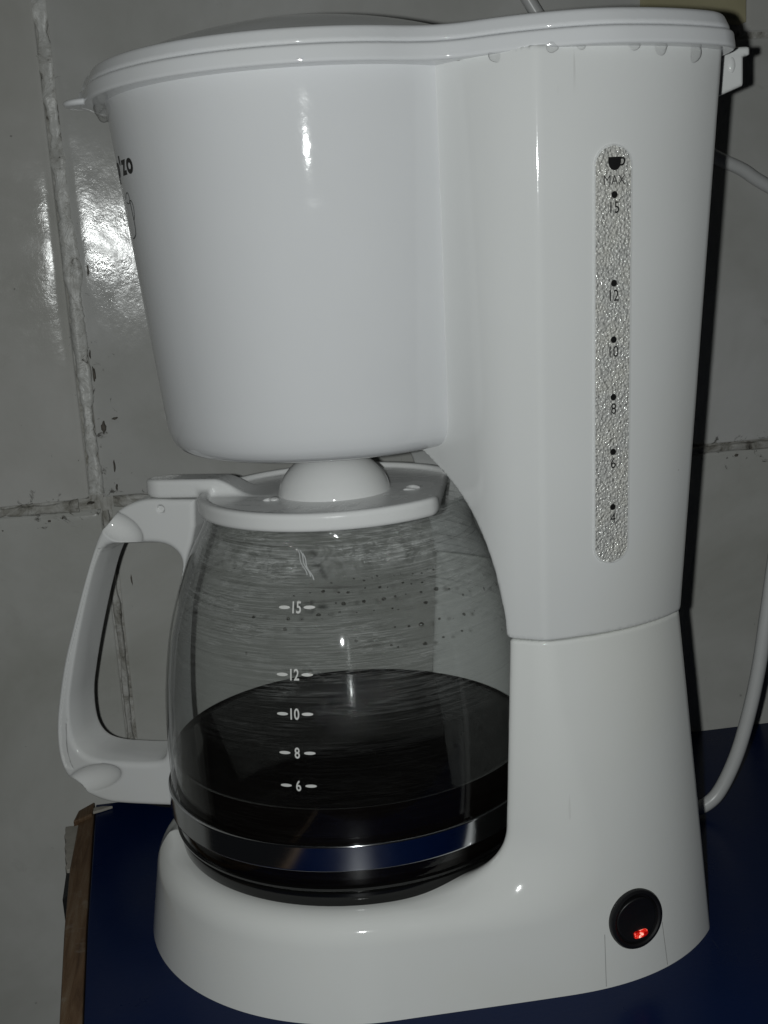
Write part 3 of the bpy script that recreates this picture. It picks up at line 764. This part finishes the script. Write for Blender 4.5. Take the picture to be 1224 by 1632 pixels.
cp = [(0.01, cp[0][1])]+cp+[(78.55, CL-0.8), (78.5, CL+0.5), (78.1, CL-0.15), (77.2, CL-0.5), (75, CL-0.6), (0.01, CL-0.6)]
jp(lathe('coffee', cp, 180, M['coffee'], jug, sharp=60))
jp(lathe('steel_band', [(80.6, 56.5), (81.95, 56.55), (82.15, 56.8), (82.15, 57.2), (82.15, 61.8), (82.15, 66.4), (82.15, 66.8), (81.95, 67.05), (80.7, 67.1)], 180, M['steel'], jug, sharp=50))
jp(lathe('jug_foot', [(60, 36.3), (74.5, 36.4), (76.6, 37.4), (78.2, 40.2), (78.9, 44.2), (78.9, 45.4), (78.3, 45.8), (78.5, 46.6), (79.8, 47.2), (80.1, 48.2), (79.0, 48.6)], 180, M['gloss_black'], jug, sharp=35))
# cup marks printed on the glass
def on_glass(V, az0, z0):
    out = []
    for u, v_ in V:
        z = z0+v_; r = glass_r(z)+0.12; a = math.radians(az0)+u/glass_r(z0); out.append((r*math.cos(a), r*math.sin(a), z))
    return out
for s, az, z in (('15', -110.6, 158.0), ('12', -111.0, 134.0), ('10', -111.2, 119.3), ('8', -111.0, 104.4), ('6', -111.2, 91.4)):
    tx = text_flat(s, 5.9, 0.10, 0.74); da = ellipse_flat(2.25, 0.62, 20, 0.0)
    V, F = merged([(tx[0], tx[1], (0, 0)), (*da, (-4.9, 0)), (*da, (4.9, 0))])
    mesh('measuring_mark', on_glass(V, az, z), F, M['print'], glass, False)

g = np.random.default_rng(5)
for zrow, n_, a0, a1, sz in ((165.5, 12, -100, -55, 0.55), (161.5, 11, -112, -60, 0.6), (157.5, 10, -105, -50, 0.7), (153.5, 14, -128, -62, 0.55), (146.5, 7, -80, -40, 0.7), (140, 5, -84, -50, 0.6)):
    for i in range(n_):
        a = math.radians(a0+(a1-a0)*(i+g.uniform(-0.4, 0.4))/n_); z = zrow+g.normal(0, 0.5)+0.9*math.sin(a*3); r = glass_r(z)-2.2; k = sz*g.uniform(0.4, 1.25)*(0.6 if g.random() < 0.4 else 1.0)
        lump('droplet', (r*math.cos(a), r*math.sin(a), z), (k*1.25, k*1.0, k*0.9), M['droplet'], int(g.integers(999)), glass, 0.07)
for da, dz in ((0, 0), (1.3, 0.6), (2.5, 1.8)):  # broken flash highlight drawn as three pale strokes inside the glass
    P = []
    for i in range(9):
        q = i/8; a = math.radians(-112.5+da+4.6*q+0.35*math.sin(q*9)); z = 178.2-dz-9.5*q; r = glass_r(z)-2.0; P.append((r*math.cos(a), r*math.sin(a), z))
    tube('painted_glint', P, 0.22+0.09*da/2.5, M['glint_paint'], glass, 6, 3)

# handle and lid are laid out along the handle's own direction: s outwards, t towards the camera side, z up
AZ = math.radians(157)
HA = np.array([[math.cos(AZ), -math.sin(AZ)*-1*-1, 0], [math.sin(AZ), math.cos(AZ), 0], [0, 0, 1.0]])
HA[:, 1] = (-math.sin(AZ), math.cos(AZ), 0)
HX = (HA, np.zeros(3))
def poly_sdf(P):
    P = np.asarray(P, float); Q = np.roll(P, -1, 0)
    def f(x, z):
        sh = x.shape; x = x.ravel(); z = z.ravel(); d = np.full(x.shape, 1e9); ins = np.zeros(x.shape, bool)
        for (ax, az), (bx, bz) in zip(P, Q):
            ex, ez = bx-ax, bz-az; wx, wz = x-ax, z-az
            t_ = np.clip((wx*ex+wz*ez)/(ex*ex+ez*ez+1e-12), 0, 1); d = np.minimum(d, (wx-ex*t_)**2+(wz-ez*t_)**2)
            c = (az > z) != (bz > z)
            if bz != az: ins ^= c & (x < (bx-ax)*(z-az)/(bz-az)+ax)
        return (np.sqrt(d)*np.where(ins, -1, 1)).reshape(sh)
    return f
out_top = spline([(72, 188.1), (84.0, 188.3), (93.3, 185.7), (101.5, 180.4), (107.7, 172.7), (113.0, 162.3), (119.5, 147.1), (126.6, 129.2), (132.4, 114.0), (137.0, 98.6), (140.7, 82.9), (141.9, 70.3), (140.8, 60.9), (137.2, 53.8), (131.9, 49.3), (125.8, 45.8), (118.0, 43.6), (109.9, 43.2), (97.1, 43.3)], 5)
right = spline([(84.0, 43.6), (81.6, 47), (81.8, 60), (82.0, 75), (81.9, 88), (81.0, 102), (79.4, 116), (76.1, 134.5), (71.6, 149), (66.8, 161.5), (63.8, 168.5)], 5)
OUT = np.concatenate([[(60.5, 188.0)], out_top, right, [(61.5, 176)]])
HOLE = spline([(104.5, 166.5), (93, 167.5), (80, 167.6), (73.5, 165.2), (70.6, 160.5), (71.5, 155), (74.2, 146.5), (77.4, 134), (80.6, 121), (83.0, 107), (84.8, 92), (86.4, 80), (87.6, 71), (90, 66.8), (98, 65.4), (110, 65.2), (120, 65.6), (127.5, 67.8), (131.6, 73), (132.9, 81), (132.2, 92), (129.3, 104), (125.2, 118), (120.6, 132), (115.6, 146), (110.2, 159)], 4, True)
f_out, f_hole = poly_sdf(OUT), poly_sdf(HOLE)
def ell(s, t, z, c, r, ang):
    ca, sa = math.cos(ang), math.sin(ang); ds, dz = s-c[0], z-c[2]
    u, w = ds*ca+dz*sa, -ds*sa+dz*ca
    return (np.sqrt((u/r[0])**2+((t-c[1])/r[1])**2+(w/r[2])**2)-1)*min(r)
def handle_grid(s, t, z):
    # the outline only depends on (s, z): evaluate it once a slice
    if s.ndim == 3:
        d = f_out(s[:, 0, :], z[:, 0, :])[:, None, :]; hl = f_hole(s[:, 0, :], z[:, 0, :])[:, None, :]
    else: d = f_out(s, z); hl = f_hole(s, z)
    th = np.abs(t+2.2)-12.7; near = np.clip((t+2.2)/12.7, 0, 1)
    f = smax(d+0*t, -(hl-1.6*near**2), 1.4)
    f = smax(f, th, 2.4)
    grip = np.maximum(96-s, np.maximum(z-166, 60-z))
    groove = np.maximum(np.maximum(np.abs(d+3.6)-1.5, 9.75-t), grip)
    f = smax(f, -groove, 0.7)
    f = smax(f, -ell(s, t, z, (97.0, 11.0, 175.5), (11.5, 6.5, 6.6), math.radians(30)), 0.8)
    f = smax(f, -ell(s, t, z, (124.5, 11.2, 55.6), (15, 5.5, 6.4), math.radians(-16)), 0.8)
    f = smax(f, -np.maximum(np.hypot(s-76.5, z-184.2)-1.7, 9.6-t), 0.5)
    return f
handle = jp(solid('handle', handle_grid, (56, -17, 40), (146, 13, 192), 0.75, M['white_jug'], jug, HX))
# lid with lever arm
CSA, SNA = math.cos(AZ), math.sin(AZ)
def jlid(s, t, z):
    x, y = s*CSA-t*SNA, s*SNA+t*CSA
    r = np.hypot(x, y)
    f = smax(r-58.0, np.abs(z-188.2)-3.7, 2.2)
    f = smax(f, -smax(r-53.6, 189.6-z, 1.5), 1.2)
    spout = 0.966*x-0.258*y-46.7
    arm_top = 196.4-9.0*(1-sstep(s, 30, 52))+0.055*t
    arm = smax(np.maximum(np.hypot(np.maximum(s-76.5, 0), t)-9.6, 26-s), np.maximum(z-arm_top, 188.55-z), 2.4)
    f = smin(f, arm, 3.5)
    f = smax(f, spout, 3.0)
    return f
clid = jp(solid('carafe_lid', jlid, (-62, -62, 182), (90, 62, 199), 1.0, M['white_lid'], jug, HX))
dm = spline([(24.4, 187.5), (24.0, 190.5), (22.4, 194.8), (19.6, 199), (15.6, 202.6), (11, 205), (7.6, 205.9)], 5).tolist()+[(7.0, 205.4), (6.8, 200)]
lathe('lid_dome', dm, 80, M['white_jug'], clid)
for x, y in ((-27.5, -9.5), (31, -12)):
    lump('lid_vent', (x, y, 189.5), (3.4, 2.4, 1.4), M['white_jug'], int(x)+90, clid)
lump('water_drop', (-26.5, -12, 190.2), (2.2, 1.6, 1.2), M['water'], 12, clid)
# steel strap joining the handle foot
V = []; F = []
for i in range(13):
    s = 80+i*1.7; zc = 43.0-1.2*math.sin(i/12*PI)
    for t_, z in ((-7, zc-0.7), (7, zc-0.7), (7, zc+0.3), (-7, zc+0.3)): V.append(tuple(HA@np.array([s, t_, z])))
for i in range(12):
    for j in range(4): F.append((i*4+j, i*4+(j+1) % 4, (i+1)*4+(j+1) % 4, (i+1)*4+j))
F += [(0, 3, 2, 1), (48, 49, 50, 51)]
jp(mesh('handle_strap', V, F, M['steel'], jug, True, sharp=40))
